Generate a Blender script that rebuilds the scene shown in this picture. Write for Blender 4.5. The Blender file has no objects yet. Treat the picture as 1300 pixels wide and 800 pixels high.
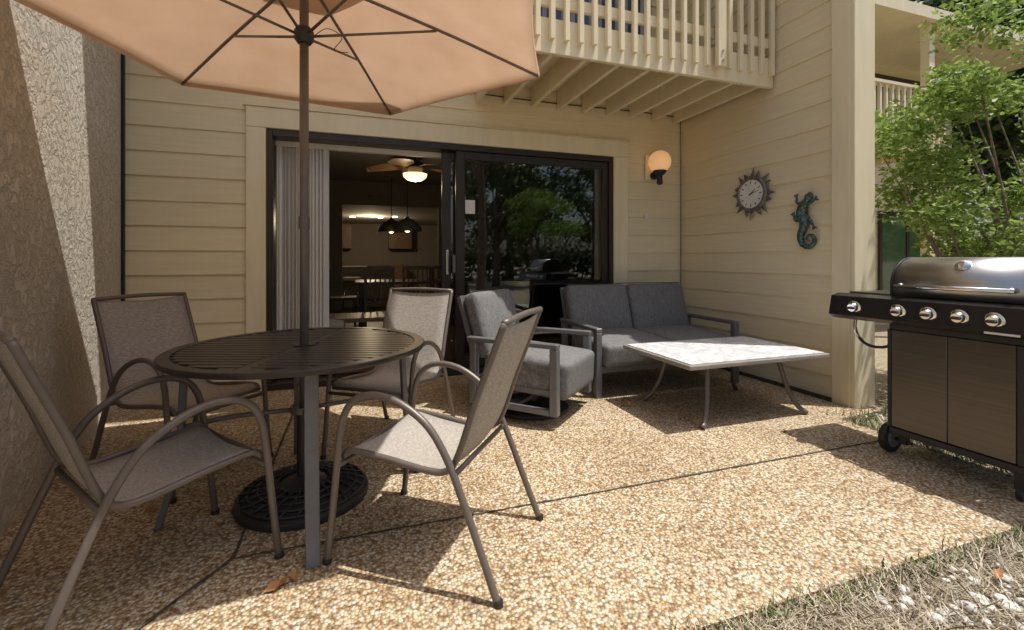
import bpy, math, random
import numpy as np
from mathutils import Vector, Matrix
random.seed(3)
R = math.radians
scn = bpy.context.scene
scn.view_settings.view_transform = 'Standard'
scn.view_settings.look = 'None'
scn.view_settings.exposure = 0

# ------------------------------------------------------------------ materials
def new_mat(name):
    m = bpy.data.materials.new(name); m.use_nodes = True
    nt = m.node_tree; b = nt.nodes['Principled BSDF']
    return m, nt, b
def N(nt, t, **kw):
    n = nt.nodes.new(t)
    for k, v in kw.items():
        if k.startswith('_'): setattr(n, k[1:], v)
        else: n.inputs[k.replace('__', ' ')].default_value = v
    return n
def ramp(nt, stops, interp='LINEAR'):
    n = nt.nodes.new('ShaderNodeValToRGB'); cr = n.color_ramp; cr.interpolation = interp
    while len(cr.elements) < len(stops): cr.elements.new(0.5)
    for e, (p, c) in zip(cr.elements, stops):
        e.position = p; e.color = (c[0], c[1], c[2], 1)
    return n
def mul(c, k): return tuple(min(1, x * k) for x in c)
def mat(name, col, rough=0.6, metal=0.0, var=0.15, scale=6, bump=0.0, bscale=80, stretch=(1, 1, 1), island=0.0, bdist=0.01, spec=0.5, detail=4):
    m, nt, b = new_mat(name); L = nt.links
    tc = nt.nodes.new('ShaderNodeTexCoord'); mp = nt.nodes.new('ShaderNodeMapping')
    mp.inputs['Scale'].default_value = stretch
    L.new(tc.outputs['Object'], mp.inputs['Vector'])
    nz = N(nt, 'ShaderNodeTexNoise', Scale=scale, Detail=detail); L.new(mp.outputs[0], nz.inputs['Vector'])
    rp = ramp(nt, [(0.3, mul(col, 1 - var)), (0.7, mul(col, 1 + var))])
    L.new(nz.outputs['Fac'], rp.inputs[0]); out = rp.outputs[0]
    if island:
        g = nt.nodes.new('ShaderNodeNewGeometry')
        r2 = ramp(nt, [(0, (1 - island,) * 3), (1, (1 + island * .3,) * 3)]); L.new(g.outputs['Random Per Island'], r2.inputs[0])
        mx = nt.nodes.new('ShaderNodeMix'); mx.data_type = 'RGBA'; mx.blend_type = 'MULTIPLY'; mx.inputs[0].default_value = 1
        L.new(out, mx.inputs[6]); L.new(r2.outputs[0], mx.inputs[7]); out = mx.outputs[2]
    L.new(out, b.inputs['Base Color'])
    b.inputs['Roughness'].default_value = rough; b.inputs['Metallic'].default_value = metal
    b.inputs['Specular IOR Level'].default_value = spec
    if bump:
        n2 = N(nt, 'ShaderNodeTexNoise', Scale=bscale, Detail=3); L.new(mp.outputs[0], n2.inputs['Vector'])
        bp = N(nt, 'ShaderNodeBump', Strength=bump, Distance=bdist); L.new(n2.outputs['Fac'], bp.inputs['Height'])
        L.new(bp.outputs[0], b.inputs['Normal'])
    return m
def emis(name, col, s):
    m, nt, b = new_mat(name)
    b.inputs['Base Color'].default_value = (*col, 1); b.inputs['Emission Color'].default_value = (*col, 1)
    b.inputs['Emission Strength'].default_value = s; return m
def weave(name, c1, c2, sc=260, rough=.75, streak=False):
    m, nt, b = new_mat(name); L = nt.links
    tc = nt.nodes.new('ShaderNodeTexCoord')
    a = nt.nodes.new('ShaderNodeMapping'); a.inputs['Scale'].default_value = (sc, sc * .05, sc * .05) if streak else (sc, sc * .12, sc * .12)
    L.new(tc.outputs['Object'], a.inputs['Vector'])
    n1 = N(nt, 'ShaderNodeTexNoise', Scale=1.0, Detail=2); L.new(a.outputs[0], n1.inputs['Vector'])
    a2 = nt.nodes.new('ShaderNodeMapping'); a2.inputs['Scale'].default_value = (sc * .45, sc * .3, sc * .3) if streak else (sc * .12, sc, sc)
    L.new(tc.outputs['Object'], a2.inputs['Vector'])
    n2 = N(nt, 'ShaderNodeTexNoise', Scale=1.0, Detail=2); L.new(a2.outputs[0], n2.inputs['Vector'])
    ad = nt.nodes.new('ShaderNodeMath'); ad.operation = 'ADD'; L.new(n1.outputs['Fac'], ad.inputs[0]); L.new(n2.outputs['Fac'], ad.inputs[1])
    h = nt.nodes.new('ShaderNodeMath'); h.operation = 'MULTIPLY'; h.inputs[1].default_value = .5; L.new(ad.outputs[0], h.inputs[0])
    rp = ramp(nt, [(.36, c1), (.64, c2)]); L.new(h.outputs[0], rp.inputs[0]); L.new(rp.outputs[0], b.inputs['Base Color'])
    bp = N(nt, 'ShaderNodeBump', Strength=.3, Distance=.002); L.new(h.outputs[0], bp.inputs['Height']); L.new(bp.outputs[0], b.inputs['Normal'])
    b.inputs['Roughness'].default_value = rough; return m
def leafmat(name, c1, c2, tr=.45):
    m, nt, b = new_mat(name); L = nt.links
    g = nt.nodes.new('ShaderNodeNewGeometry')
    rp = ramp(nt, [(0, c1), (.6, tuple((x + y) / 2 for x, y in zip(c1, c2))), (1, c2)]); L.new(g.outputs['Random Per Island'], rp.inputs[0])
    L.new(rp.outputs[0], b.inputs['Base Color']); b.inputs['Roughness'].default_value = .5
    if tr > 0:
        t = nt.nodes.new('ShaderNodeBsdfTranslucent'); L.new(rp.outputs[0], t.inputs['Color'])
        mx = nt.nodes.new('ShaderNodeMixShader'); mx.inputs[0].default_value = tr
        L.new(b.outputs[0], mx.inputs[1]); L.new(t.outputs[0], mx.inputs[2])
        L.new(mx.outputs[0], nt.nodes['Material Output'].inputs['Surface'])
    return m

WALLC = (.77, .665, .45)
M_side = mat('siding_paint', WALLC, .55, var=.05, scale=3, bump=.35, bscale=22, stretch=(1, 1, 14), island=.06, bdist=.003)
M_trim = mat('trim_paint', (.78, .685, .48), .5, var=.05, scale=4, bump=.25, bscale=40, stretch=(3, 3, .4), bdist=.003)
M_bronze = mat('dark_bronze_frame', (.05, .041, .035), .35, .5, var=.1)
M_frame = mat('taupe_powdercoat', (.155, .13, .112), .42, .3, var=.08, scale=20, bump=.05, bscale=400)
M_grayf = mat('gray_powdercoat', (.15, .15, .155), .45, .25, var=.08, scale=20)
M_tabletop = mat('table_metal', (.045, .038, .036), .36, .4, var=.15, scale=8)
M_black = mat('black_plastic', (.02, .02, .022), .45, var=.1)
M_blackgl = mat('black_enamel', (.016, .016, .018), .24, .1, var=.1)
M_sling = weave('sling_fabric', (.25, .22, .19), (.47, .43, .385), 420)
M_cush = weave('cushion_fabric', (.085, .085, .086), (.215, .212, .208), 330, .85, True)
M_canopy, nt, b = new_mat('umbrella_canvas')
tc = nt.nodes.new('ShaderNodeTexCoord'); nz = N(nt, 'ShaderNodeTexNoise', Scale=5.0, Detail=4); nt.links.new(tc.outputs['Object'], nz.inputs['Vector'])
rp = ramp(nt, [(.3, (.55, .36, .235)), (.7, (.62, .42, .285))]); nt.links.new(nz.outputs['Fac'], rp.inputs[0]); nt.links.new(rp.outputs[0], b.inputs['Base Color'])
b.inputs['Roughness'].default_value = .85
t = nt.nodes.new('ShaderNodeBsdfTranslucent'); nt.links.new(rp.outputs[0], t.inputs['Color'])
mx = nt.nodes.new('ShaderNodeMixShader'); mx.inputs[0].default_value = .36
nt.links.new(b.outputs[0], mx.inputs[1]); nt.links.new(t.outputs[0], mx.inputs[2]); nt.links.new(mx.outputs[0], nt.nodes['Material Output'].inputs['Surface'])

M_steel = mat('brushed_steel', (.50, .485, .46), .34, 1.0, var=.08, scale=4, stretch=(1, .1, 30), bump=.04, bscale=30)
M_dsteel = mat('dark_steel_panel', (.125, .115, .105), .32, .9, var=.12, scale=3, stretch=(1, .2, 20))
M_chrome = mat('chrome', (.75, .75, .75), .12, 1.0, var=.02)
M_white = mat('white_plastic', (.75, .73, .68), .5, var=.03)
M_blind = mat('vertical_blind_fabric', (.80, .78, .74), .7, var=.03)
M_dirt = mat('groove_dirt', (.06, .055, .04), .95, var=.5, scale=40)
M_marble, nt, b = new_mat('marble_tabletop')
tc = nt.nodes.new('ShaderNodeTexCoord'); nz = N(nt, 'ShaderNodeTexNoise', Scale=3.5, Detail=7, Distortion=2.2); nt.links.new(tc.outputs['Object'], nz.inputs['Vector'])
rp = ramp(nt, [(.38, (.78, .78, .78)), (.5, (.50, .51, .53)), (.56, (.72, .72, .73)), (.75, (.82, .82, .82))]); nt.links.new(nz.outputs['Fac'], rp.inputs[0]); nt.links.new(rp.outputs[0], b.inputs['Base Color']); b.inputs['Roughness'].default_value = .3

def pebble(name, stops, sc, bumps=.9):
    m, nt, b = new_mat(name); L = nt.links
    tc = nt.nodes.new('ShaderNodeTexCoord')
    v = nt.nodes.new('ShaderNodeTexVoronoi'); v.inputs['Scale'].default_value = sc; L.new(tc.outputs['Object'], v.inputs['Vector'])
    sp = nt.nodes.new('ShaderNodeSeparateColor'); L.new(v.outputs['Color'], sp.inputs[0])
    rp = ramp(nt, stops, 'LINEAR'); L.new(sp.outputs[0], rp.inputs[0])
    dk = ramp(nt, [(.35, (1, 1, 1)), (.75, (.42, .37, .31))]); L.new(v.outputs['Distance'], dk.inputs[0])
    m1 = nt.nodes.new('ShaderNodeMix'); m1.data_type = 'RGBA'; m1.blend_type = 'MULTIPLY'; m1.inputs[0].default_value = 1
    L.new(rp.outputs[0], m1.inputs[6]); L.new(dk.outputs[0], m1.inputs[7])
    n = N(nt, 'ShaderNodeTexNoise', Scale=1.6, Detail=6, Roughness=.65); L.new(tc.outputs['Object'], n.inputs['Vector'])
    r3 = ramp(nt, [(.3, (.74, .70, .65)), (.62, (1.0, 1.0, 1.0))]); L.new(n.outputs['Fac'], r3.inputs[0])
    m2 = nt.nodes.new('ShaderNodeMix'); m2.data_type = 'RGBA'; m2.blend_type = 'MULTIPLY'; m2.inputs[0].default_value = 1
    L.new(m1.outputs[2], m2.inputs[6]); L.new(r3.outputs[0], m2.inputs[7]); L.new(m2.outputs[2], b.inputs['Base Color'])
    iv = nt.nodes.new('ShaderNodeMath'); iv.operation = 'SUBTRACT'; iv.inputs[0].default_value = 1; L.new(v.outputs['Distance'], iv.inputs[1])
    bp = N(nt, 'ShaderNodeBump', Strength=bumps, Distance=.007); L.new(iv.outputs[0], bp.inputs['Height']); L.new(bp.outputs[0], b.inputs['Normal'])
    b.inputs['Roughness'].default_value = .6; return m
M_patio = pebble('exposed_aggregate', [(0, (.28, .17, .08)), (.18, (.50, .34, .18)), (.4, (.62, .48, .30)), (.62, (.68, .57, .41)), (.8, (.82, .76, .65)), (.93, (.54, .42, .28)), (1, (.34, .30, .25))], 84)
M_ground = mat('mulch_ground', (.33, .275, .19), .95, var=.4, scale=25, bump=1, bscale=60, bdist=.03)
M_straw = leafmat('dry_grass_blades', (.19, .15, .10), (.54, .46, .33), 0)
M_green = leafmat('green_grass_blades', (.07, .13, .025), (.19, .26, .06), 0)
M_bush = leafmat('bush_leaves', (.12, .20, .03), (.38, .49, .13), .45)
M_tree = leafmat('tree_leaves', (.04, .08, .015), (.13, .20, .045), 0)
M_dead = leafmat('dead_leaf', (.34, .14, .035), (.50, .24, .08), 0)
M_bark = mat('bark', (.20, .16, .12), .9, var=.3, scale=20, bump=.8, bscale=40)
M_pebb = mat('white_pebbles', (.66, .63, .58), .6, var=.2, scale=20, island=.3)
# stucco
M_stucco, nt, b = new_mat('stucco'); L = nt.links
tc = nt.nodes.new('ShaderNodeTexCoord')
n1 = N(nt, 'ShaderNodeTexNoise', Scale=20.0, Detail=7, Roughness=.62, Distortion=.7); L.new(tc.outputs['Object'], n1.inputs['Vector'])
n2 = N(nt, 'ShaderNodeTexNoise', Scale=1.5, Detail=4); L.new(tc.outputs['Object'], n2.inputs['Vector'])
rp = ramp(nt, [(.3, (.60, .54, .45)), (.7, (.70, .64, .55))]); L.new(n2.outputs['Fac'], rp.inputs[0]); L.new(rp.outputs[0], b.inputs['Base Color'])
rb = ramp(nt, [(.38, (0, 0, 0)), (.56, (1, 1, 1))]); L.new(n1.outputs['Fac'], rb.inputs[0])
bp = N(nt, 'ShaderNodeBump', Strength=.75, Distance=.018); L.new(rb.outputs[0], bp.inputs['Height']); L.new(bp.outputs[0], b.inputs['Normal']); b.inputs['Roughness'].default_value = .9
# glass
def glassmat(name, refl, tint):
    m, nt, b = new_mat(name); L = nt.links
    tr = nt.nodes.new('ShaderNodeBsdfTransparent'); tr.inputs[0].default_value = (*tint, 1)
    gl = nt.nodes.new('ShaderNodeBsdfGlossy'); gl.inputs['Roughness'].default_value = .01; gl.inputs[0].default_value = (.9, .95, .95, 1)
    fr = nt.nodes.new('ShaderNodeFresnel'); fr.inputs[0].default_value = 1.5
    ad = nt.nodes.new('ShaderNodeMath'); ad.operation = 'ADD'; ad.use_clamp = True; ad.inputs[1].default_value = refl; L.new(fr.outputs[0], ad.inputs[0])
    mx = nt.nodes.new('ShaderNodeMixShader'); L.new(ad.outputs[0], mx.inputs[0]); L.new(tr.outputs[0], mx.inputs[1]); L.new(gl.outputs[0], mx.inputs[2])
    L.new(mx.outputs[0], nt.nodes['Material Output'].inputs['Surface']); return m
M_glass = glassmat('door_glass', .08, (.5, .5, .48))
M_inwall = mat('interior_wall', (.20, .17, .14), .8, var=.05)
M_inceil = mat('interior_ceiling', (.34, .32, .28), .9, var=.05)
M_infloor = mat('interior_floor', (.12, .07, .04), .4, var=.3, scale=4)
M_dwood = mat('dark_wood', (.05, .028, .018), .4, var=.3, scale=6)
M_wood = mat('warm_wood', (.15, .085, .045), .4, var=.3, scale=6, stretch=(1, 8, 8))

# ------------------------------------------------------------------ mesh helpers
def grp(name, loc=(0, 0, 0), rz=0):
    e = bpy.data.objects.new(name, None); e.empty_display_size = .1
    e.location = loc; e.rotation_euler = (0, 0, R(rz)); scn.collection.objects.link(e); return e
def mk(name, v, f, m, parent=None, smooth=False, loc=(0, 0, 0), rot=(0, 0, 0)):
    me = bpy.data.meshes.new(name); me.from_pydata([tuple(p) for p in v], [], [tuple(q) for q in f]); me.update()
    o = bpy.data.objects.new(name, me); me.materials.append(m)
    if smooth:
        me.polygons.foreach_set('use_smooth', [True] * len(me.polygons))
    o.location = loc; o.rotation_euler = rot; o.parent = parent; scn.collection.objects.link(o); return o
def boxvf(lo, hi):
    x0, y0, z0 = lo; x1, y1, z1 = hi
    v = [(x0, y0, z0), (x1, y0, z0), (x1, y1, z0), (x0, y1, z0), (x0, y0, z1), (x1, y0, z1), (x1, y1, z1), (x0, y1, z1)]
    f = [(0, 3, 2, 1), (4, 5, 6, 7), (0, 1, 5, 4), (1, 2, 6, 5), (2, 3, 7, 6), (3, 0, 4, 7)]
    return v, f
def box(name, lo, hi, m, parent=None, bev=.004, loc=(0, 0, 0), rot=(0, 0, 0)):
    v, f = boxvf(lo, hi); o = mk(name, v, f, m, parent, loc=loc, rot=rot)
    if bev:
        d = o.modifiers.new('b', 'BEVEL'); d.width = bev; d.segments = 2; d.limit_method = 'ANGLE'
    return o
def boxes(name, lst, m, parent=None, bev=0):
    V = []; F = []
    for lo, hi in lst:
        v, f = boxvf(lo, hi); n = len(V); V += v; F += [tuple(i + n for i in q) for q in f]
    o = mk(name, V, F, m, parent)
    if bev:
        d = o.modifiers.new('b', 'BEVEL'); d.width = bev; d.segments = 1; d.limit_method = 'ANGLE'
    return o
def catmull(P, k=6):
    P = [Vector(p) for p in P]
    if len(P) < 3 or k <= 1: return P
    out = []
    Q = [P[0] * 2 - P[1]] + P + [P[-1] * 2 - P[-2]]
    for i in range(1, len(Q) - 2):
        a, b_, c, d = Q[i - 1:i + 3]
        for j in range(k):
            t = j / k
            out.append(.5 * ((2 * b_) + (c - a) * t + (2 * a - 5 * b_ + 4 * c - d) * t * t + (3 * b_ - a - 3 * c + d) * t ** 3))
    out.append(P[-1]); return out
def sweepvf(P, r, n=10, k=6, flat=(1, 1)):
    C = catmull(P, k); m = len(C)
    rr = r if isinstance(r, (list, tuple)) else [r] * len(P)
    rad = np.interp(np.linspace(0, len(P) - 1, m), range(len(P)), rr)
    V = []; F = []
    T = [(C[min(i + 1, m - 1)] - C[max(i - 1, 0)]).normalized() for i in range(m)]
    up = Vector((0, 0, 1)) if abs(T[0].z) < .9 else Vector((1, 0, 0))
    u = T[0].cross(up).normalized()
    for i in range(m):
        u = (u - T[i] * u.dot(T[i])).normalized(); w = T[i].cross(u)
        for j in range(n):
            a = 2 * math.pi * j / n
            V.append(C[i] + u * (math.cos(a) * rad[i] * flat[0]) + w * (math.sin(a) * rad[i] * flat[1]))
    for i in range(m - 1):
        for j in range(n):
            F.append((i * n + j, i * n + (j + 1) % n, (i + 1) * n + (j + 1) % n, (i + 1) * n + j))
    F.append(tuple(range(n))[::-1]); F.append(tuple((m - 1) * n + j for j in range(n)))
    return V, F
def tube(name, P, r, m, parent=None, n=10, k=6, flat=(1, 1)):
    v, f = sweepvf(P, r, n, k, flat); return mk(name, v, f, m, parent, True)
def tubes(name, lst, m, parent=None, n=8, k=6):
    V = []; F = []
    for P, r in lst:
        v, f = sweepvf(P, r, n, k); a = len(V); V += v; F += [tuple(i + a for i in q) for q in f]
    return mk(name, V, F, m, parent, True)
def lathe(name, prof, m, parent=None, n=32, loc=(0, 0, 0), rot=(0, 0, 0), smooth=True, cap=True):
    V = []; F = []
    for r, z in prof:
        for j in range(n):
            a = 2 * math.pi * j / n; V.append((r * math.cos(a), r * math.sin(a), z))
    for i in range(len(prof) - 1):
        for j in range(n):
            F.append((i * n + j, i * n + (j + 1) % n, (i + 1) * n + (j + 1) % n, (i + 1) * n + j))
    if cap:
        F.append(tuple(range(n))[::-1]); F.append(tuple((len(prof) - 1) * n + j for j in range(n)))
    o = mk(name, V, F, m, parent, smooth, loc, rot)
    if smooth:
        e = o.modifiers.new('e', 'EDGE_SPLIT'); e.split_angle = R(40)
    return o
def cushion(name, sx, sy, sz, m, parent, loc, rot=(0, 0, 0), r=.04, puff=.02, n=14):
    V = []; F = []; idx = {}
    def add(p):
        key = tuple(round(c, 5) for c in p)
        if key in idx: return idx[key]
        q = [p[0] * sx / 2, p[1] * sy / 2, p[2] * sz / 2]; h = (sx / 2, sy / 2, sz / 2)
        inn = [max(-hh + r, min(hh - r, c)) for c, hh in zip(q, h)]
        d = Vector([a - b_ for a, b_ in zip(q, inn)])
        if d.length > 1e-6: d = d.normalized() * r
        w = [inn[i] + d[i] for i in range(3)]
        i_min = min(range(3), key=lambda i: h[i]); o2 = [i for i in range(3) if i != i_min]
        w[i_min] += (1 if p[i_min] > 0 else -1 if p[i_min] < 0 else 0) * puff * (1 - p[o2[0]] ** 2) * (1 - p[o2[1]] ** 2) * abs(p[i_min])
        idx[key] = len(V); V.append(tuple(w)); return idx[key]
    g = [math.sin((i / n - .5) * math.pi) for i in range(n + 1)]
    for ax in range(3):
        for s in (-1, 1):
            for i in range(n):
                for j in range(n):
                    q = []
                    for a, b_ in ((i, j), (i + 1, j), (i + 1, j + 1), (i, j + 1)):
                        p = [0, 0, 0]; p[ax] = s; p[(ax + 1) % 3] = g[a]; p[(ax + 2) % 3] = g[b_]; q.append(add(p))
                    F.append(q if s > 0 else q[::-1])
    return mk(name, V, F, m, parent, True, loc, rot)
def leaves(name, clumps, n, size, m, parent=None, seed=1, shell=.5, aspect=.5):
    rng = np.random.default_rng(seed)
    w = np.array([c[3] * c[4] * c[5] if len(c) > 5 else c[3] ** 3 for c in clumps]) ** .7; w /= w.sum()
    ci = rng.choice(len(clumps), n, p=w)
    C = np.array([[*c[:3], *(c[3:6] if len(c) > 5 else (c[3],) * 3)] for c in clumps])[ci]
    d = rng.normal(size=(n, 3)); d /= np.linalg.norm(d, axis=1)[:, None]
    rad = rng.random(n) ** shell
    P = C[:, :3] + d * rad[:, None] * C[:, 3:6]
    a = rng.normal(size=(n, 3)); a[:, 2] *= .5; a /= np.linalg.norm(a, axis=1)[:, None]
    b_ = np.cross(a, rng.normal(size=(n, 3))); b_ /= np.linalg.norm(b_, axis=1)[:, None]
    nn = np.cross(a, b_)
    s = size * (.6 + .8 * rng.random(n))[:, None]
    V = np.stack([P - a * s * .5, P + b_ * s * aspect * .5 + nn * s * .06, P + a * s * .5 - nn * s * .1, P - b_ * s * aspect * .5 + nn * s * .06], 1).reshape(-1, 3)
    me = bpy.data.meshes.new(name); me.vertices.add(n * 4); me.vertices.foreach_set('co', V.ravel())
    me.loops.add(n * 4); me.loops.foreach_set('vertex_index', np.arange(n * 4)); me.polygons.add(n)
    me.polygons.foreach_set('loop_start', np.arange(n) * 4); me.polygons.foreach_set('loop_total', np.full(n, 4)); me.update(); me.validate()
    me.materials.append(m); o = bpy.data.objects.new(name, me); o.parent = parent; scn.collection.objects.link(o); return o

# ------------------------------------------------------------------ ground / patio
S = 300
mk('ground', [(-S, -S, -.05), (S, -S, -.05), (S, S, -.05), (-S, S, -.05)], [(0, 1, 2, 3)], M_ground)
outl = [(-2.6, 1.16), (3.30, 1.16), (3.30, 2.36), (3.9, 2.40), (3.9, 4.7), (-2.6, 4.7)]
n = len(outl)
patio = mk('patio', [(x, y, 0) for x, y in outl] + [(x, y, -.12) for x, y in outl],
   [tuple(range(n))] + [(i, i + n, (i + 1) % n + n, (i + 1) % n) for i in range(n)], M_patio)
def strip(name, pts, w, z, m, parent):
    V = []; F = []
    rr = random.Random(4)
    P = []
    for a, b_ in zip(pts, pts[1:]):
        k = max(2, int((Vector(b_) - Vector(a)).length / .03))
        for i in range(k): P.append(Vector(a).lerp(Vector(b_), i / k))
    P.append(Vector(pts[-1]))
    for i, p in enumerate(P):
        d = (P[min(i + 1, len(P) - 1)] - P[max(0, i - 1)]).normalized(); nn = Vector((-d.y, d.x)); ww = w * (.6 + .8 * rr.random())
        p = p + nn * rr.uniform(-.002, .002)
        V += [(*(p + nn * ww / 2), z), (*(p - nn * ww / 2), z)]
        if i: F.append((2 * i - 2, 2 * i - 1, 2 * i + 1, 2 * i))
    return mk(name, V, F, m, parent)
strip('joint_across', [(-.44, 2.0), (3.3, 1.99)], .010, .004, M_dirt, patio)
strip('joint_along', [(-.95, 1.2), (-.64, 1.72), (-.455, 2.0), (-.46, 4.5)], .012, .008, M_dirt, patio)

# ------------------------------------------------------------------ house
H = grp('house')
rs = random.Random(7)
def siding(name, a, b_, z0, z1, out, m, ex=.205):
    V = []; F = []
    a = Vector(a); b_ = Vector(b_); o = Vector(out)
    i = int(z0 / ex)
    while i * ex < z1 - .01:
        zb = max(z0, i * ex); zt = min(z1, (i + 1) * ex)
        d0 = .005 + .013 * (1 - (zb - i * ex) / ex); d1 = .005 + .013 * (1 - (zt - i * ex) / ex)
        n = len(V)
        j = rs.uniform(-.0015, .0015)
        for p in (a, b_):
            V += [(p.x, p.y, zb), (p.x + o.x * (d0 + j), p.y + o.y * (d0 + j), zb), (p.x + o.x * d1, p.y + o.y * d1, zt), (p.x, p.y, zt)]
        F += [(n, n + 1, n + 5, n + 4), (n + 1, n + 2, n + 6, n + 5), (n, n + 3, n + 2, n + 1), (n + 4, n + 5, n + 6, n + 7)]
        i += 1
    return mk(name, V, F, m, H)
WY = 4.51; TOP = 5.2
siding('back_siding_1', (-1.85, WY), (-.925, WY), 0, TOP, (0, -1), M_side)
siding('back_siding_2', (-.925, WY), (2.90, WY), 2.49, TOP, (0, -1), M_side)
siding('back_siding_3', (2.90, WY), (3.67, WY), 0, TOP, (0, -1), M_side)
boxes('back_wall', [((-2.1, WY, -.1), (-.77, WY + .14, TOP)), ((-.77, WY, 2.31), (2.72, WY + .14, TOP)), ((2.72, WY, -.1), (3.87, WY + .14, TOP))], M_trim, H)
siding('side_siding', (3.67, WY), (3.67, 2.67), 0, TOP, (-1, 0), M_side)
box('side_wall', (3.672, 2.60, -.1), (3.86, WY, TOP), M_trim, H, 0)
box('corner_post', (3.64, 2.49, -.1), (3.87, 2.67, TOP), M_trim, H, .006)
box('post_trim', (3.625, 2.52, 0), (3.64, 2.66, TOP), M_trim, H, .003)
box('side_base_gap', (3.62, 2.66, .0), (3.645, WY, .03), M_dirt, H, 0)
box('back_base_gap', (2.91, WY - .03, .0), (3.64, WY - .018, .03), M_dirt, H, 0)
boxes('door_casing', [((-.925, WY - .04, 0), (-.77, WY + .02, 2.31)), ((2.72, WY - .04, 0), (2.90, WY + .02, 2.31)), ((-.925, WY - .042, 2.311), (2.90, WY + .02, 2.49))], M_trim, H, .005)
boxes('drip_cap', [((-.95, WY - .055, 2.491), (2.92, WY, 2.50))], M_trim, H, .003)
D = M_bronze
boxes('door_frame', [((-.769, WY - .02, .06), (-.72, WY + .16, 2.309)), ((2.67, WY - .02, .06), (2.719, WY + .16, 2.309)), ((-.72, WY - .02, 2.25), (2.67, WY + .16, 2.308)), ((-.769, WY - .05, 0), (2.719, WY + .16, .058))], D, H, .003)
boxes('door_panel_fixed', [((.93, WY + .01, .06), (1.02, WY + .05, 2.25)), ((2.60, WY + .01, .06), (2.668, WY + .05, 2.25)), ((1.02, WY + .01, 2.17), (2.60, WY + .05, 2.248)), ((1.02, WY + .01, .062), (2.60, WY + .05, .17))], D, H, .003)
boxes('door_panel_sliding', [((.80, WY + .07, .06), (.89, WY + .11, 2.24)), ((2.50, WY + .07, .06), (2.57, WY + .11, 2.24)), ((.89, WY + .07, 2.16), (2.5, WY + .11, 2.24)), ((.89, WY + .07, .06), (2.5, WY + .11, .16))], D, H, .003)
box('door_handle', (.835, WY + .03, 1.0), (.86, WY + .068, 1.25), M_chrome, H, .005)
box('door_lock', (.895, WY + .0, 1.02), (.925, WY + .012, 1.2), M_grayf, H, .003)
mk('glass_fixed', [(1.02, WY + .03, .17), (2.60, WY + .03, .17), (2.6, WY + .03, 2.17), (1.02, WY + .03, 2.17)], [(0, 1, 2, 3)], M_glass, H)
mk('glass_sliding', [(.89, WY + .09, .16), (2.50, WY + .09, .16), (2.5, WY + .094, 2.16), (.89, WY + .094, 2.16)], [(0, 1, 2, 3)], M_glass, H)
box('door_sticker', (1.03, WY + .024, 1.62), (1.13, WY + .028, 1.76), M_white, H, 0)
fl = .06; CE = 2.72
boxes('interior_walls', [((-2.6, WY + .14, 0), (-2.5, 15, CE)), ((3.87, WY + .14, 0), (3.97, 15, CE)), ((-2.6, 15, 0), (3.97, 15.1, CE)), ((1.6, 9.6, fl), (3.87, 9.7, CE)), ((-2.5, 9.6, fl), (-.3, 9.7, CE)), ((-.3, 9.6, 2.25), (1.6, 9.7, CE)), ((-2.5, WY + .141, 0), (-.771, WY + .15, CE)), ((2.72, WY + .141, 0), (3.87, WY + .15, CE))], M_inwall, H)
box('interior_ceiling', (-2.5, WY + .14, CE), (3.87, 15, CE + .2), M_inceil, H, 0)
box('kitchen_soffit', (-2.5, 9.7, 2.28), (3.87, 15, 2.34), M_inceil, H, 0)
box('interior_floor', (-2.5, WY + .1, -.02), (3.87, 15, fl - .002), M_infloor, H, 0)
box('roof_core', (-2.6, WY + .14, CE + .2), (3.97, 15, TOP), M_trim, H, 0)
box('air_vent', (.18, 9.58, 2.36), (.48, 9.599, 2.46), M_dwood, H, 0)
boxes('kitchen_cabinets', [((-.9, 14.3, fl), (1.4, 14.98, 1.0)), ((-.9, 14.6, 1.5), (-.2, 14.98, 2.2)), ((.9, 14.6, 1.5), (1.6, 14.98, 2.2))], M_wood, H, 0)
box('kitchen_island', (-.9, 11.0, fl), (.75, 11.7, 1.0), M_inceil, H, .01)
M_can = emis('recessed_light', (1, .85, .6), 12)
for i, x in enumerate([-.5, -.15, .2, .55, .9, 1.25]):
    lathe('recessed_light_%d' % i, [(.07, 0), (.07, .01)], M_can, H, 12, (x, 12.2 + .35 * (i % 2), 2.265))
box('roof_eave', (-2.3, 3.05, TOP), (3.98, WY + .2, TOP + .2), M_trim, H, 0)
# balcony
BF = 3.22; BX0 = 1.12
boxes('balcony_deck', [((BX0, BF + .04, 2.96), (3.64, WY - .03, 3.0))], M_trim, H)
boxes('balcony_fascia', [((BX0, BF, 2.74), (3.64, BF + .04, 3.01)), ((BX0, BF + .041, 2.74), (BX0 + .04, WY - .03, 2.959))], M_trim, H, .004)
js = []
x = BX0 + .3
while x < 3.6:
    js.append(((x, BF + .041, 2.76), (x + .04, WY - .028, 2.958))); x += .30
boxes('balcony_joists', js, M_trim, H, .003)
pk = []; x = BX0 + .02
while x < 3.60:
    pk.append(((x, BF - .04, 2.84 + rs.uniform(-.006, .006)), (x + .04, BF - .001, 3.92))); x += .122
boxes('balcony_pickets', pk, M_trim, H, .004)
boxes('balcony_posts', [((2.93, BF - .085, 2.82), (3.02, BF - .041, 4.0)), ((BX0 - .01, BF - .085, 2.82), (BX0 + .08, BF - .041, 4.0))], M_trim, H, .005)
boxes('balcony_rail', [((BX0 - .03, BF - .1, 3.925), (3.64, BF + .06, 3.97)), ((BX0, BF + .001, 3.1), (3.64, BF + .035, 3.19))], M_trim, H, .004)
for i, z in enumerate((2.78, 2.86)):
    lathe('post_bolt_%d' % i, [(.012, 0), (.012, .008)], M_steel, H, 10, (2.975, BF - .086, z + .09), (R(90), 0, 0))
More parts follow.
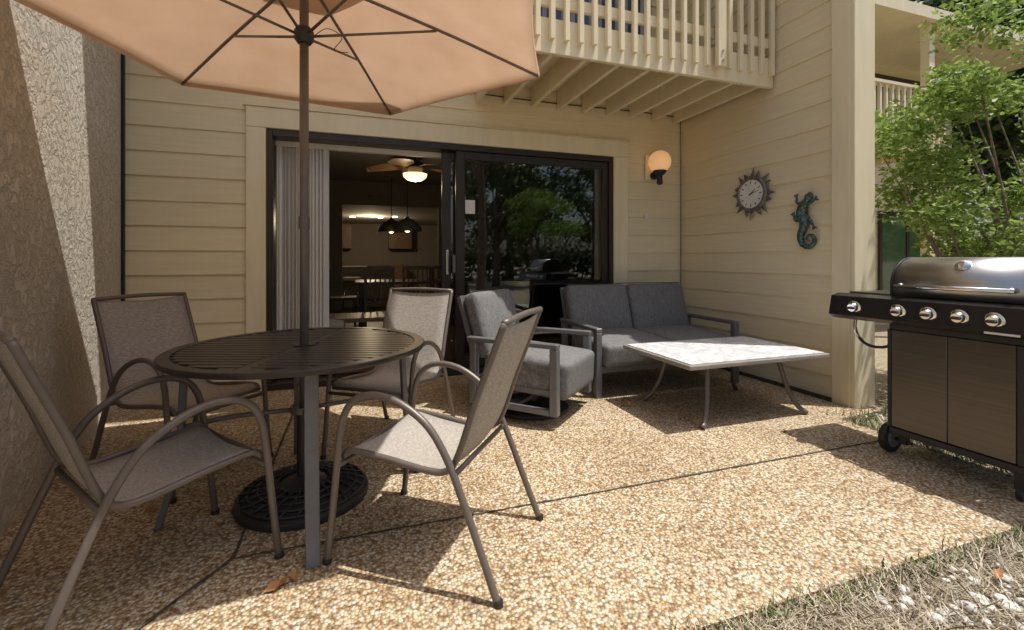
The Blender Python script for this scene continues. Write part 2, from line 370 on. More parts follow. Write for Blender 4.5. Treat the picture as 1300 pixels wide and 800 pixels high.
box('upper_window_frame', (1.3, WY - .045, 3.02), (3.2, WY - .03, 5.0), M_bronze, H, 0)
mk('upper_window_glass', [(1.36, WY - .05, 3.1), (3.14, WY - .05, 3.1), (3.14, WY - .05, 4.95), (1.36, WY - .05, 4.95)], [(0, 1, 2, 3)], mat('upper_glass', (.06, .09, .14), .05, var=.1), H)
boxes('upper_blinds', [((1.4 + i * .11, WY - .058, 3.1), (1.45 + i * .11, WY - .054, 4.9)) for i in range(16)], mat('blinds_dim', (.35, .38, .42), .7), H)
tube('cable_top', [(.75, WY - .035, 2.84), (1.8, WY - .035, 2.828), (3.0, WY - .035, 2.845), (3.63, WY - .035, 2.835)], .006, M_black, H)
tube('cable_down', [(3.62, WY - .035, 2.84), (3.625, WY - .035, 1.6), (3.622, WY - .035, .0)], .006, M_grayf, H)
boxes('corner_trim_left', [((-1.83, WY - .05, 0), (-1.785, WY - .0265, TOP))], M_black, H)
box('outlet', (3.12, WY - .04, 1.62), (3.17, WY - .026, 1.68), M_white, H, .002)

# stucco wall  (slightly splayed towards the camera)
a = Vector((-1.815, 4.51)); d = Vector((.414, -2.063)).normalized(); e = a + d * 4.6; nn = Vector((d.y, -d.x))
q = [a, e, e + nn * .25, a + nn * .25]
if (q[2] - q[1]).x > 0: nn = -nn; q = [a, e, e + nn * .25, a + nn * .25]
mk('stucco_wall', [(p.x, p.y, -.1) for p in q] + [(p.x, p.y, 4.4) for p in q], [(0, 1, 5, 4), (1, 2, 6, 5), (2, 3, 7, 6), (3, 0, 4, 7), (4, 5, 6, 7)], M_stucco)

# vertical blinds
B = grp('vertical_blinds', (-.74, 4.69, 0))
V = []; F = []
for i in range(15):
    x = .015 + i * .031; t = R(68 + rs.uniform(-14, 14)); w = .045
    for (s, z) in ((-1, .10), (1, .10), (1, 2.2), (-1, 2.2)):
        V.append((x + s * w * math.cos(t), s * w * math.sin(t), z))
    F.append((4 * i, 4 * i + 1, 4 * i + 2, 4 * i + 3))
mk('slats', V, F, M_blind, B); box('headrail', (-.02, -.03, 2.2), (3.3, .03, 2.25), M_white, B)

# ------------------------------------------------------------------ interior objects
FN = grp('ceiling_fan', (.72, 6.2, 0))
lathe('canopy', [(.02, CE - .1), (.07, CE - .06), (.075, CE - .01)], M_dwood, FN)
tube('rod', [(0, 0, CE - .05), (0, 0, 2.45)], .012, M_dwood, FN)
lathe('motor', [(.03, 2.48), (.12, 2.44), (.13, 2.38), (.09, 2.33), (.05, 2.31)], M_dwood, FN)
lathe('light_bowl', [(.02, 2.20), (.10, 2.22), (.15, 2.26), (.16, 2.30)], emis('fan_lamp_glass', (1, .72, .35), 2.2), FN)
for i in range(5):
    a = R(20 + 72 * i); V = []; F = []
    for j in range(9):
        t = j / 8; w = .03 + .10 * math.sin(math.pi * min(1, t * .9 + .08)); r = .12 + .52 * t; zz = 2.40 - .05 * t * t
        for s in (-1, 1):
            V.append((r * math.cos(a) - s * w * math.sin(a), r * math.sin(a) + s * w * math.cos(a), zz + s * .02))
        if j: F.append((2 * j - 2, 2 * j - 1, 2 * j + 1, 2 * j))
    mk('blade_%d' % i, V, F, M_wood, FN)
for i, (x, y) in enumerate([(.86, 8.6), (.60, 9.0)]):
    PL = grp('pendant_lamp', (x, y, 0))
    lathe('shade', [(.26, 1.68), (.25, 1.76), (.16, 1.86), (.05, 1.92), (.02, 1.95)], M_steel if i else M_grayf, PL)
    tube('cord', [(0, 0, 1.94), (0, 0, CE - .0)], .008, M_black, PL)
    lathe('bulb', [(.02, 1.66), (.06, 1.69), (.03, 1.73)], emis('pendant_bulb', (1, .75, .45), 6), PL, 16)
DT = grp('dining_table', (.75, 8.0, 0))
box('top', (-.8, -.5, .76), (.8, .5, .80), M_dwood, DT); boxes('legs', [((sx * .7 - .04, sy * .42 - .04, fl), (sx * .7 + .04, sy * .42 + .04, .76)) for sx in (-1, 1) for sy in (-1, 1)], M_dwood, DT)
for i, (x, y, r) in enumerate([(.3, 7.3, 0), (.85, 7.25, 0), (1.3, 7.3, 0), (-.25, 8.0, -90)]):
    c = grp('dining_room_chair', (x, y, 0), r)
    boxes('legs', [((sx * .2 - .02, sy * .2 - .02, fl), (sx * .2 + .02, sy * .2 + .02, .5)) for sx in (-1, 1) for sy in (-1, 1)], M_dwood, c)
    box('seat', (-.22, -.22, .5), (.22, .22, .54), M_dwood, c)
    boxes('back', [((-.22, -.22, .54), (-.18, -.19, 1.05)), ((.18, -.22, .54), (.22, -.19, 1.05)), ((-.18, -.22, 1.0), (.18, -.19, 1.06))] + [((-.14 + k * .07, -.215, .54), (-.12 + k * .07, -.195, 1.0)) for k in range(5)], M_dwood, c)
LT = grp('coffee_bench', (.1, 5.9, 0))
box('top', (-.5, -.3, .42), (.5, .3, .47), M_wood, LT); boxes('legs', [((sx * .44 - .03, sy * .24 - .03, fl), (sx * .44 + .03, sy * .24 + .03, .42)) for sx in (-1, 1) for sy in (-1, 1)], M_dwood, LT)
IS = grp('armchair', (-.45, 5.6, 0))
cushion('seat', .6, .6, .25, M_inceil, IS, (0, 0, .33)); cushion('back', .18, .6, .5, M_inceil, IS, (-.3, 0, .6)); boxes('feet', [((sx * .22 - .02, sy * .22 - .02, fl), (sx * .22 + .02, sy * .22 + .02, .22)) for sx in (-1, 1) for sy in (-1, 1)], M_dwood, IS)
BS = grp('bar_stool', (-.15, 10.6, 0))
lathe('seat', [(.18, .7), (.2, .74), (.18, .77)], M_white, BS); tubes('legs', [([(sx * .1, sy * .1, .7), (sx * .18, sy * .18, fl)], .012) for sx in (-1, 1) for sy in (-1, 1)], M_chrome, BS)

# ------------------------------------------------------------------ wall lamp
WL = grp('wall_lamp', (3.23, WY - .026, 2.26))
box('back_board', (-.10, -.02, -.19), (.07, 0, .10), M_trim, WL, .004)
lathe('mount', [(.045, 0), (.045, .03), (.02, .04)], M_black, WL, 20, (0, -.02, -.14), (R(90), 0, 0))
tube('arm', [(0, -.04, -.15), (0, -.10, -.17), (0, -.14, -.17), (0, -.14, -.12)], .014, M_black, WL)
lathe('cup', [(.02, -.26), (.035, -.24), (.03, -.16), (.07, -.125), (.075, -.10), (.06, -.10)], M_black, WL, 24, (0, -.14, 0))
gp = [(max(.001, .125 * math.sin(t)), -.125 * math.cos(t)) for t in np.linspace(.35, math.pi - .01, 16)]
m, nt, b = new_mat('amber_globe'); b.inputs['Base Color'].default_value = (.9, .58, .32, 1); b.inputs['Roughness'].default_value = .25
b.inputs['Emission Color'].default_value = (1, .52, .23, 1); b.inputs['Emission Strength'].default_value = .42
lathe('globe', gp, m, WL, 32, (0, -.14, 0))

# ------------------------------------------------------------------ wall clock (normal -X)
M_iron = mat('antique_metal', (.20, .175, .165), .5, .6, var=.35, scale=25)
CK = grp('wall_clock', (3.64, 3.45, 1.79)); CK.rotation_euler = (0, R(-90), 0)
lathe('rim', [(.165, 0), (.178, .015), (.168, .032), (.148, .036), (.138, .024)], M_iron, CK, 40)
lathe('face', [(.138, .0245), (.137, .026)], mat('clock_face', (.72, .70, .66), .4, var=.12, scale=8), CK, 40, smooth=False)
V = []; F = []
for i in range(16):
    a = 2 * math.pi * i / 16; L_ = .265 if i % 2 == 0 else .235; hw = .030
    def pt(r, t, z, a=a): return (r * math.cos(a) - t * math.sin(a), r * math.sin(a) + t * math.cos(a), z)
    n0 = len(V); tw = .018 * (1 if i % 2 else -1)
    V += [pt(.165, -hw, .006), pt(.165, hw, .006), pt(.21, hw * .55 + tw * .5, .008), pt(L_, tw, .006), pt(.21, -hw * .55 + tw * .5, .008), pt(.195, 0, .022)]
    F += [(n0, n0 + 5, n0 + 1), (n0 + 1, n0 + 5, n0 + 2), (n0 + 2, n0 + 5, n0 + 3), (n0 + 3, n0 + 5, n0 + 4), (n0 + 4, n0 + 5, n0), (n0, n0 + 1, n0 + 2, n0 + 3, n0 + 4)]
mk('sun_rays', V, F, M_iron, CK)
V = []; F = []
for i in range(12):
    a = 2 * math.pi * i / 12; n0 = len(V)
    for r, t in ((.098, -.005), (.098, .005), (.125, .005), (.125, -.005)): V.append((r * math.cos(a) - t * math.sin(a), r * math.sin(a) + t * math.cos(a), .0275))
    F.append((n0, n0 + 1, n0 + 2, n0 + 3))
for a, L_, w in ((R(-75), .10, .004), (R(-50), .07, .006)):
    n0 = len(V)
    for r, t in ((-.02, -w), (-.02, w), (L_, w * .5), (L_, -w * .5)): V.append((r * math.cos(a) - t * math.sin(a), r * math.sin(a) + t * math.cos(a), .030))
    F.append((n0, n0 + 1, n0 + 2, n0 + 3))
mk('hands_and_ticks', V, F, M_black, CK)

# ------------------------------------------------------------------ lizard wall ornament
m, nt, b = new_mat('patina_metal'); tc = nt.nodes.new('ShaderNodeTexCoord'); v = nt.nodes.new('ShaderNodeTexVoronoi'); v.inputs['Scale'].default_value = 55
nt.links.new(tc.outputs['Object'], v.inputs['Vector']); rp = ramp(nt, [(.15, (.12, .38, .36)), (.4, (.05, .13, .13)), (.7, (.10, .06, .045))]); nt.links.new(v.outputs['Distance'], rp.inputs[0])
nt.links.new(rp.outputs[0], b.inputs['Base Color']); b.inputs['Metallic'].default_value = .5; b.inputs['Roughness'].default_value = .4
LZ = grp('lizard_wall_ornament', (3.62, 2.87, 1.485))
body = [(0, -.035, .235), (0, -.02, .205), (0, .0, .17), (0, .035, .12), (0, .045, .05), (0, .02, -.01), (0, .035, -.07), (0, .06, -.13), (0, .04, -.20), (0, -.02, -.225), (0, -.065, -.19), (0, -.06, -.14), (0, -.02, -.125), (0, -.0, -.155), (0, -.02, -.175)]
rad = [.014, .034, .028, .040, .048, .044, .034, .028, .024, .021, .018, .015, .012, .010, .007]
tube('body', body, rad, m, LZ, 12, 6)
tubes('legs', [([(0, .02, .15), (-.01, -.03, .14), (-.005, -.07, .165)], [.014, .011, .009]), ([(0, .04, .15), (-.01, .085, .16), (-.005, .09, .205)], [.014, .011, .009]),
               ([(0, .02, .01), (-.01, -.04, .0), (-.005, -.06, -.05)], [.015, .012, .009]), ([(0, .04, .0), (-.01, .10, .01), (-.005, .115, .05)], [.015, .012, .009])], m, LZ)
tl = []
for (y, z), dy, dz in (((-.07, .165), -1, .6), ((.09, .205), .3, 1), ((-.06, -.05), -.5, -1), ((.115, .05), .6, 1)):
    for k in (-.6, 0, .6):
        tl.append(([(-.005, y, z), (-.005, y + .028 * (dy + k * dz), z + .028 * (dz - k * dy))], [.005, .006]))
tubes('toes', tl, m, LZ, 6, 1)

# ------------------------------------------------------------------ love seat / swivel chair
def lounge(name, loc, rz, w, nc, swivel):
    G = grp(name, loc, rz); hw = w / 2; z0 = .09 if swivel else 0
    fm = []
    for s in (-1, 1):
        x0, x1 = sorted((s * hw, s * (hw - .055)))
        fm += [((x0, -.37, .545), (x1, .36, .58)), ((x0, -.369, z0), (x1, -.31, .5449)), ((x0, .28, z0), (x1, .335, .5449))]
        if swivel: fm += [((x0 + .001, -.3099, .09), (x1 - .001, .2799, .13))]
    boxes('side_frames', fm, M_grayf, G, .006)
    boxes('seat_rails', [((-hw + .056, -.35, .20), (hw - .056, -.31, .26)), ((-hw + .056, .29, .20), (hw - .056, .33, .26)), ((-hw + .056, -.309, .21), (-hw + .09, .289, .25)), ((hw - .09, -.309, .21), (hw - .056, .289, .25))], M_grayf, G, .005)
    cw = (w - .125) / nc
    for i in range(nc):
        cx = -hw + .0625 + cw * (i + .5)
        hgt = .26 if swivel else .19
        cushion('seat_cushion_%d' % i, cw - .008, .68, hgt, M_cush, G, (cx, -.08, .45 - hgt / 2 + .01), (R(3), 0, 0), .04, .025)
        cushion('back_cushion_%d' % i, cw - .008, .13, .50, M_cush, G, (cx, .32, .655), (R(-17), 0, 0), .045, .03)
    tubes('piping', [([(-hw + .075, .375, .905), (0, .378, .91), (hw - .075, .375, .905)], .004)], M_black, G)
    v, f = boxvf((-hw + .06, -.015, -.25), (hw - .06, .015, .24)); o = mk('back_frame', v, f, M_grayf, G, False, (0, .405, .64), (R(-17), 0, 0))
    if swivel:
        lathe('swivel_base', [(.27, 0), (.29, .01), (.29, .03), (.26, .045), (.10, .05), (.06, .07), (.06, .2)], M_black, G, 40)
        boxes('cross_bars', [((-hw + .05, -.04, .10), (hw - .05, .04, .125))], M_grayf, G)
    return G
lounge('loveseat', (2.615, 3.71, 0), 0, 1.50, 2, False)
lounge('swivel_armchair', (1.27, 3.30, 0), 43, .72, 1, True)

# ------------------------------------------------------------------ coffee table
CT = grp('coffee_table', (2.68, 2.84, 0))
box('frame', (-.63, -.40, .425), (.63, .40, .455), mat('light_frame', (.33, .30, .27), .4, .3), CT, .006)
box('marble', (-.605, -.375, .4555), (.605, .375, .463), M_marble, CT, .002)
boxes('apron', [((-.42, -.26, .385), (.42, -.235, .4249)), ((-.42, .235, .385), (.42, .26, .4249)), ((-.42, -.2349, .386), (-.395, .2349, .4248)), ((.395, -.2349, .386), (.42, .2349, .4248))], M_frame, CT, .003)
lg = []
for sx in (-1, 1):
    for sy in (-1, 1):
        lg.append(([(sx * .33, sy * .22, .40), (sx * .35, sy * .24, .30), (sx * .375, sy * .265, .18), (sx * .42, sy * .30, .07), (sx * .475, sy * .335, .012)], [.019, .017, .016, .017, .02]))
tubes('legs', lg, M_frame, CT, 10)

# ------------------------------------------------------------------ dining sling chairs
def sling_chair(loc, rz):
    G = grp('patio_chair', loc, rz); hw = .262
    lst = []
    for s in (-1, 1):
        y = s * hw
        lst.append(([(.285, y * 1.03, 0), (.262, y * 1.02, .20), (.238, y * 1.02, .42), (.215, y * 1.02, .555), (.165, y * 1.02, .628), (.08, y * 1.02, .655), (-.03, y * 1.02, .635), (-.14, y * 1.01, .565), (-.215, y, .455), (-.275, y, .32), (-.34, y, .16), (-.405, y * 1.02, 0)], .0135))
    tubes('arm_and_leg_tubes', lst, M_frame, G, 10, 6)
    lst = []
    for s in (-1, 1):
        y = s * .235
        lst.append(([(.235, y, .40), (.20, y, .425), (.05, y, .415), (-.12, y, .395), (-.20, y, .405), (-.245, y, .47), (-.31, y, .66), (-.375, y, .83), (-.415, y, .935)], .012))
    lst.append(([(-.415, -.24, .935), (-.42, 0, .943), (-.415, .24, .935)], .012))
    lst.append(([(.235, -.24, .40), (.235, .24, .40)], .011))
    for x, z in ((.245, .37), (-.235, .40)): lst.append(([(x, -hw, z), (x, hw, z)], .010))
    tubes('seat_frame_tubes', lst, M_frame, G, 10, 5)
    prof = catmull([(.235, 0, .412), (.19, 0, .43), (.05, 0, .408), (-.10, 0, .392), (-.19, 0, .405), (-.24, 0, .475), (-.305, 0, .655), (-.37, 0, .82), (-.412, 0, .93)], 5)
    V = []; F = []; ny = 6
    for i, p in enumerate(prof):
        for j in range(ny + 1):
            t = j / ny * 2 - 1; sag = .018 * (1 - t * t)
            V.append((p.x - sag * .3, t * .234, p.z - sag))
    for i in range(len(prof) - 1):
        for j in range(ny):
            a = i * (ny + 1) + j; F.append((a, a + 1, a + ny + 2, a + ny + 1))
    o = mk('sling', V, F, M_sling, G, True); sd = o.modifiers.new('s', 'SOLIDIFY'); sd.thickness = .004; sd.offset = 0
    for i, (x, y) in enumerate([(.285, hw * 1.03), (.285, -hw * 1.03), (-.405, hw * 1.02), (-.405, -hw * 1.02)]):
        lathe('foot_cap_%d' % i, [(.017, 0), (.017, .015), (.015, .02)], M_black, G, 10, (x, y, 0))
    return G
sling_chair((-.68, 2.0, 0), 37)
sling_chair((.278, 1.904, 0), 143)
sling_chair((-.88, 2.95, 0), -40)
sling_chair((.19, 2.93, 0), -124)

# ------------------------------------------------------------------ patio table
TX, TY = -.25, 2.42
T = grp('patio_table', (TX, TY, 0)); Rt = .575; zt = .74
lathe('rim', [(Rt - .05, zt - .022), (Rt - .004, zt - .024), (Rt, zt - .018), (Rt, zt - .004), (Rt - .004, zt), (Rt - .05, zt), (Rt - .05, zt - .022)], M_tabletop, T, 72, cap=False)
V = []; F = []
wS = .038; gap = .011; y = -Rt + .055
Ri = Rt - .047
while y < Ri:
    y1 = min(y + wS, Ri)
    xm = math.sqrt(max(0, Ri ** 2 - max(abs(y), abs(y1)) ** 2))
    if xm > .05:
        segs = [(-xm, -.02), (.02, xm)] if abs((y + y1) / 2) > .05 else [(-xm, -.05), (.05, xm)]
        for x0, x1 in segs:
            if x1 - x0 < .03: continue
            v, f = boxvf((x0, y, zt - .012), (x1, y1, zt - .002)); n0 = len(V); V += v; F += [tuple(i + n0 for i in qq) for qq in f]
    y += wS + gap
o = mk('slats', V, F, M_tabletop, T); o.rotation_euler = (0, 0, R(-20)); bv = o.modifiers.new('b', 'BEVEL'); bv.width = .002; bv.segments = 1
o = boxes('cross_supports', [((-.022, -Rt + .05, zt - .0165), (.022, Rt - .05, zt - .0035))] + [((s * .27 - .015, -.45, zt - .02), (s * .27 + .015, .45, zt - .0125)) for s in (-1, 1)], M_tabletop, T); o.rotation_euler = (0, 0, R(-20))
lathe('hub_ring', [(.03, zt - .02), (.055, zt - .02), (.055, zt + .002), (.03, zt + .002)], M_tabletop, T)
for i in range(4):
    a = -81 + 90 * i
    c, s = math.cos(R(a)), math.sin(R(a))
    def rp_(r, t, z): return (r * c - t * s, r * s + t * c, z)
    V = []
    for (r, z) in ((.475, .715), (.49, .40), (.52, .18), (.57, 0)):
        for dr, t in ((-.013, -.026), (.013, -.026), (.013, .026), (-.013, .026)): V.append(rp_(r + dr, t, z))
    F = [(3, 2, 1, 0), (12, 13, 14, 15)]
    for k in range(3):
        for j in range(4): F.append((k * 4 + j, k * 4 + (j + 1) % 4, k * 4 + 4 + (j + 1) % 4, k * 4 + 4 + j))
    o = mk('leg_%d' % i, V, F, M_grayf, T); bv = o.modifiers.new('b', 'BEVEL'); bv.width = .004; bv.segments = 2
    tube('brace_%d' % i, [rp_(.06, 0, .43), rp_(.3, 0, .435), rp_(.485, 0, .42)], .011, M_frame, T)
lathe('brace_ring', [(.05, .415), (.062, .415), (.062, .445), (.05, .445), (.05, .415)], M_frame, T, cap=False)

# ------------------------------------------------------------------ umbrella
U = grp('patio_umbrella', (TX, TY, 0)); RU = 1.33; ZE = 2.30; ZA = 2.56
tube('pole', [(0, 0, .05), (0, 0, 2.6)], .021, M_frame, U, 16, 1)
lathe('pole_joint', [(.025, 1.30), (.025, 1.36)], M_frame, U, 16)
tips = [(RU * math.cos(R(8.5 + 60 * i)), RU * math.sin(R(8.5 + 60 * i))) for i in range(6)]
def cz(u): return ZA - (ZA - ZE) * u ** 1.15
V = []; F = []; nu, nv = 14, 12
for i in range(6):
    a = Vector(tips[i]); b_ = Vector(tips[(i + 1) % 6]); n0 = len(V)
    for p in range(nu + 1):
        u = .13 + .87 * p / nu
        for q_ in range(nv + 1):
            t = q_ / nv; sc = 1 - .035 * math.sin(math.pi * t) * u
            xy = (a * (1 - t) + b_ * t) * u * sc
            V.append((xy.x, xy.y, cz(u) - .022 * math.sin(math.pi * t) * u * (1.3 - u)))
    for p in range(nu):
        for q_ in range(nv):
            k = n0 + p * (nv + 1) + q_; F.append((k, k + 1, k + nv + 2, k + nv + 1))
    n1 = len(V)
    for q_ in range(nv + 1):
        k = n0 + nu * (nv + 1) + q_; x, y, z = V[k]; V.append((x * .995, y * .995, z - .03))
    for q_ in range(nv):
        F.append((n0 + nu * (nv + 1) + q_, n0 + nu * (nv + 1) + q_ + 1, n1 + q_ + 1, n1 + q_))
mk('canopy', V, F, M_canopy, U, True)
V = [(0, 0, ZA + .07)]; F = []
for i in range(6):
    V.append((tips[i][0] * .24, tips[i][1] * .24, ZA + .005))
for i in range(6): F.append((0, 1 + i, 1 + (i + 1) % 6))
mk('vent_cap', V, F, M_canopy, U)
ribs = []; struts = []
for x, y in tips:
    ribs.append(([(x * .02, y * .02, ZA - .02), (x * .5, y * .5, cz(.5) - .018), (x * .75, y * .75, cz(.75) - .018), (x * .995, y * .995, cz(1) - .016)], .0085))
    struts.append(([(x * .03, y * .03, 2.245), (x * .5, y * .5, cz(.5) - .028)], .007))
tubes('ribs', ribs, M_frame, U, 8, 4); tubes('struts', struts, M_frame, U, 8, 1)
lathe('runner', [(.03, 2.20), (.045, 2.22), (.045, 2.26), (.03, 2.28)], M_black, U, 20)
lathe('top_hub', [(.03, ZA - .06), (.045, ZA - .04), (.045, ZA), (.02, ZA + .01)], M_black, U, 20)
lathe('finial', [(.02, ZA + .06), (.025, ZA + .1), (.01, ZA + .14)], M_frame, U, 16)
tube('cord', [(.02, .0, 2.22), (.10, .02, 2.30), (.17, .05, 2.28), (.13, .12, 2.24), (.2, .1, 2.23)], .002, M_black, U, 5, 6)
UB = grp('umbrella_base', (TX, TY, 0))
lathe('disc', [(.295, 0), (.30, .012), (.295, .03), (.27, .045), (.22, .06), (.12, .078), (.06, .09), (.05, .10), (.033, .11), (.033, .40), (.028, .41)], M_black, UB, 60)
rg = []
for r, z in ((.275, .047), (.24, .058), (.20, .068), (.16, .076), (.12, .083)):
    rg.append(([(r * math.cos(R(a)), r * math.sin(R(a)), z) for a in range(0, 361, 15)], .006))
for a in range(0, 360, 15):
    rg.append(([(r * math.cos(R(a + dr)), r * math.sin(R(a + dr)), z + .003) for r, z, dr in ((.28, .046, 0), (.2, .068, 8), (.11, .085, 16))], .005))
tubes('lattice', rg, M_black, UB, 6, 2)

# ------------------------------------------------------------------ grill  (front faces -X)
G = grp('barbecue_grill', (3.0, 1.55, 0))
boxes('cart_doors', [((-.02, -.26, .17), (.0, .0095, .74)), ((-.02, .0115, .17), (.0, .28, .74))], M_dsteel, G, .003)
boxes('cart_body', [((.001, -.29, .14), (.44, .29, .76))], M_blackgl, G, .006)
boxes('front_rail', [((-.025, -.29, .13), (.0, .29, .165)), ((-.022, -.29, .742), (.0, .29, .775)), ((-.024, -.29, .166), (.0, -.262, .741)), ((-.024, .282, .166), (.0, .30, .741))], M_black, G, .004)
prof = [(-.045, .775), (-.085, .80), (-.06, .92), (.0, .935), (.02, .935), (.02, .775)]
def extr(name, prof, y0, y1, m, bev=.003):
    n = len(prof); V = [(x, y0, z) for x, z in prof] + [(x, y1, z) for x, z in prof]
    F = [tuple(range(n)), tuple(range(2 * n - 1, n - 1, -1))] + [(i, (i + 1) % n, (i + 1) % n + n, i + n)[::-1] for i in range(n)]
    o = mk(name, V, F, m, G)
    if bev:
        d = o.modifiers.new('b', 'BEVEL'); d.width = bev; d.segments = 2; d.limit_method = 'ANGLE'; d.angle_limit = R(35)
    return o
extr('control_panel', prof, -.72, .61, M_blackgl)
boxes('side_shelves', [((.021, .31, .86), (.44, .61, .925)), ((.021, -.72, .86), (.44, -.36, .925))], M_blackgl, G, .006)
box('shelf_burner_lid', (.06, .33, .926), (.40, .58, .945), M_dsteel, G, .008)
for i, y in enumerate((.45, .208, .063, -.073, -.21)):
    rr = (0, R(-90 - 12), 0)
    lathe('knob_bezel_%d' % i, [(.036, 0), (.038, .006), (.030, .012)], M_chrome, G, 28, (-.074, y, .86), rr)
    lathe('knob_%d' % i, [(.028, .010), (.027, .03), (.023, .036), (.02, .036)], M_chrome, G, 28, (-.074, y, .86), rr)
    box('knob_grip_%d' % i, (-.006, -.022, .03), (.006, .022, .048), M_black, G, .003, (-.074, y, .86), rr)
box('label', (-.0865, -.30, .788), (-.0845, -.17, .802), M_white, G, 0, (0.004, 0, 0))
box('badge', (-.082, .10, .80), (-.0795, .17, .815), M_chrome, G, 0)
boxes('firebox', [((.02, -.33, .776), (.46, .30, .935))], M_blackgl, G, .01)
lp = [(.0, .94)]
for t in np.linspace(0, 1, 14):
    ang = math.pi * (1 - t * .62); lp.append((.19 + .19 * math.cos(ang), 1.0 + .165 * math.sin(ang)))
lp += [(.40, 1.10), (.455, 1.02), (.46, .94)]
lid = extr('lid', lp, -.315, .285, M_steel, .0)
lid.data.polygons.foreach_set('use_smooth', [len(p.vertices) == 4 for p in lid.data.polygons])
for s, nm in ((-.327, 'a'), (.286, 'b')):
    lp2 = [(x + (.0 if x > .2 else -.004), z + (.004 if z > .95 else 0)) for x, z in lp]
    extr('lid_end_' + nm, lp2, s, s + .011, M_black, .003)
tube('lid_handle', [(-.055, -.27, 1.0), (-.055, .24, 1.0)], .012, M_chrome, G, 14, 1)
tubes('handle_mounts', [([(.01, s, 1.0), (-.058, s, 1.0)], .014) for s in (-.25, .22)], M_chrome, G, 12, 1)
lathe('thermometer', [(.035, 0), (.035, .012), (.03, .016)], M_chrome, G, 24, (.06, -.02, 1.115), (0, R(-52), 0))
lathe('wheel', [(.02, -.022), (.07, -.022), (.085, -.016), (.087, 0), (.085, .016), (.07, .022), (.02, .022)], M_black, G, 36, (.03, .315, .087), (R(90), 0, 0))
lathe('wheel_hub', [(.055, .0225), (.05, .027), (.015, .03)], M_grayf, G, 20, (.03, .315, .087), (R(90), 0, 0))
lathe('wheel_back', [(.02, -.022), (.07, -.022), (.085, -.016), (.087, 0), (.085, .016), (.07, .022), (.02, .022)], M_black, G, 36, (.40, .315, .087), (R(90), 0, 0))
tube('axle', [(.03, .315, .087), (.03, .2, .087)], .01, M_black, G, 8, 1)
boxes('legs', [((-.02, -.29, .05), (.02, -.25, .139)), ((.40, -.29, .05), (.44, -.25, .139)), ((.01, .22, .07), (.05, .26, .139)), ((.38, .22, .07), (.42, .26, .139))], M_black, G, .003)
for i, x in enumerate((0, .42)):
    lathe('caster_%d' % i, [(.01, -.012), (.028, -.012), (.03, 0), (.028, .012), (.01, .012)], M_black, G, 20, (x, -.27, .03), (R(90), 0, 0))
tube('gas_hose', [(.05, .50, .86), (.03, .52, .72), (.08, .50, .62), (.12, .42, .60), (.15, .30, .66)], .009, M_black, G, 8, 8)
tube('bottle_opener', [(.01, .50, .80), (-.0, .50, .70), (.02, .49, .66)], .006, M_chrome, G, 8, 6)

# ------------------------------------------------------------------ neighbouring house
K = grp('neighboring_house')
NY = 5.8; NZ = 4.75
HH = H; H = K
siding('wall_siding', (3.87, NY), (11.2, NY), 0, NZ, (0, -1), M_side, .205)
H = HH
boxes('walls', [((3.87, NY, -.1), (11.2, NY + 4, NZ)), ((3.872, WY + .15, -.1), (3.99, NY - .03, NZ))], M_trim, K)
boxes('balcony', [((4.0, 4.4, 2.74), (8.3, 4.44, 3.0)), ((4.0, 4.441, 2.9), (8.3, NY - .03, 2.98)), ((8.26, 4.441, 2.74), (8.3, NY - .03, 2.899))], M_trim, K)
boxes('pickets', [((4.0 + i * .125, 4.36, 2.82), (4.04 + i * .125, 4.399, 3.62)) for i in range(35)] + [((8.302, 4.5 + i * .125, 2.82), (8.34, 4.54 + i * .125, 3.62)) for i in range(10)], M_trim, K)
boxes('rail', [((4.0, 4.34, 3.62), (8.36, 4.46, 3.66)), ((8.26, 4.46, 3.621), (8.36, NY - .03, 3.659))], M_trim, K)
boxes('posts', [((8.18, 4.5, 2.98), (8.3, 4.62, NZ)), ((8.18, 4.5, 0), (8.3, 4.62, 2.74))], M_trim, K)
boxes('eave', [((3.99, 4.45, NZ), (11.8, NY + 4.2, NZ + .05)), ((3.98, 4.40, NZ - .02), (11.85, 4.449, NZ + .15))], M_trim, K)
boxes('roof', [((3.99, 4.45, NZ + .051), (11.8, NY + 4.2, NZ + .12))], mat('roof_shingle', (.12, .10, .085), .9, bump=.6), K)
for i, (x0, x1, z0, z1) in enumerate([(8.9, 10.4, 3.0, 4.55), (9.05, 10.6, .1, 2.05), (4.6, 6.8, 3.0, 4.6)]):
    boxes('window_frame_%d' % i, [((x0, NY - .06, z0), (x0 + .07, NY - .027, z1)), ((x1 - .07, NY - .06, z0), (x1, NY - .027, z1)), ((x0 + .07, NY - .06, z1 - .07), (x1 - .07, NY - .027, z1)), (((x0 + x1) / 2 - .04, NY - .06, z0), ((x0 + x1) / 2 + .04, NY - .027, z1 - .07))], M_bronze, K)
    mk('window_glass_%d' % i, [(x0, NY - .04, z0), (x1, NY - .04, z0), (x1, NY - .04, z1), (x0, NY - .04, z1)], [(0, 1, 2, 3)], mat('dark_glass%d' % i, (.02, .03, .025) if i != 1 else (.06, .12, .05), .06), K)

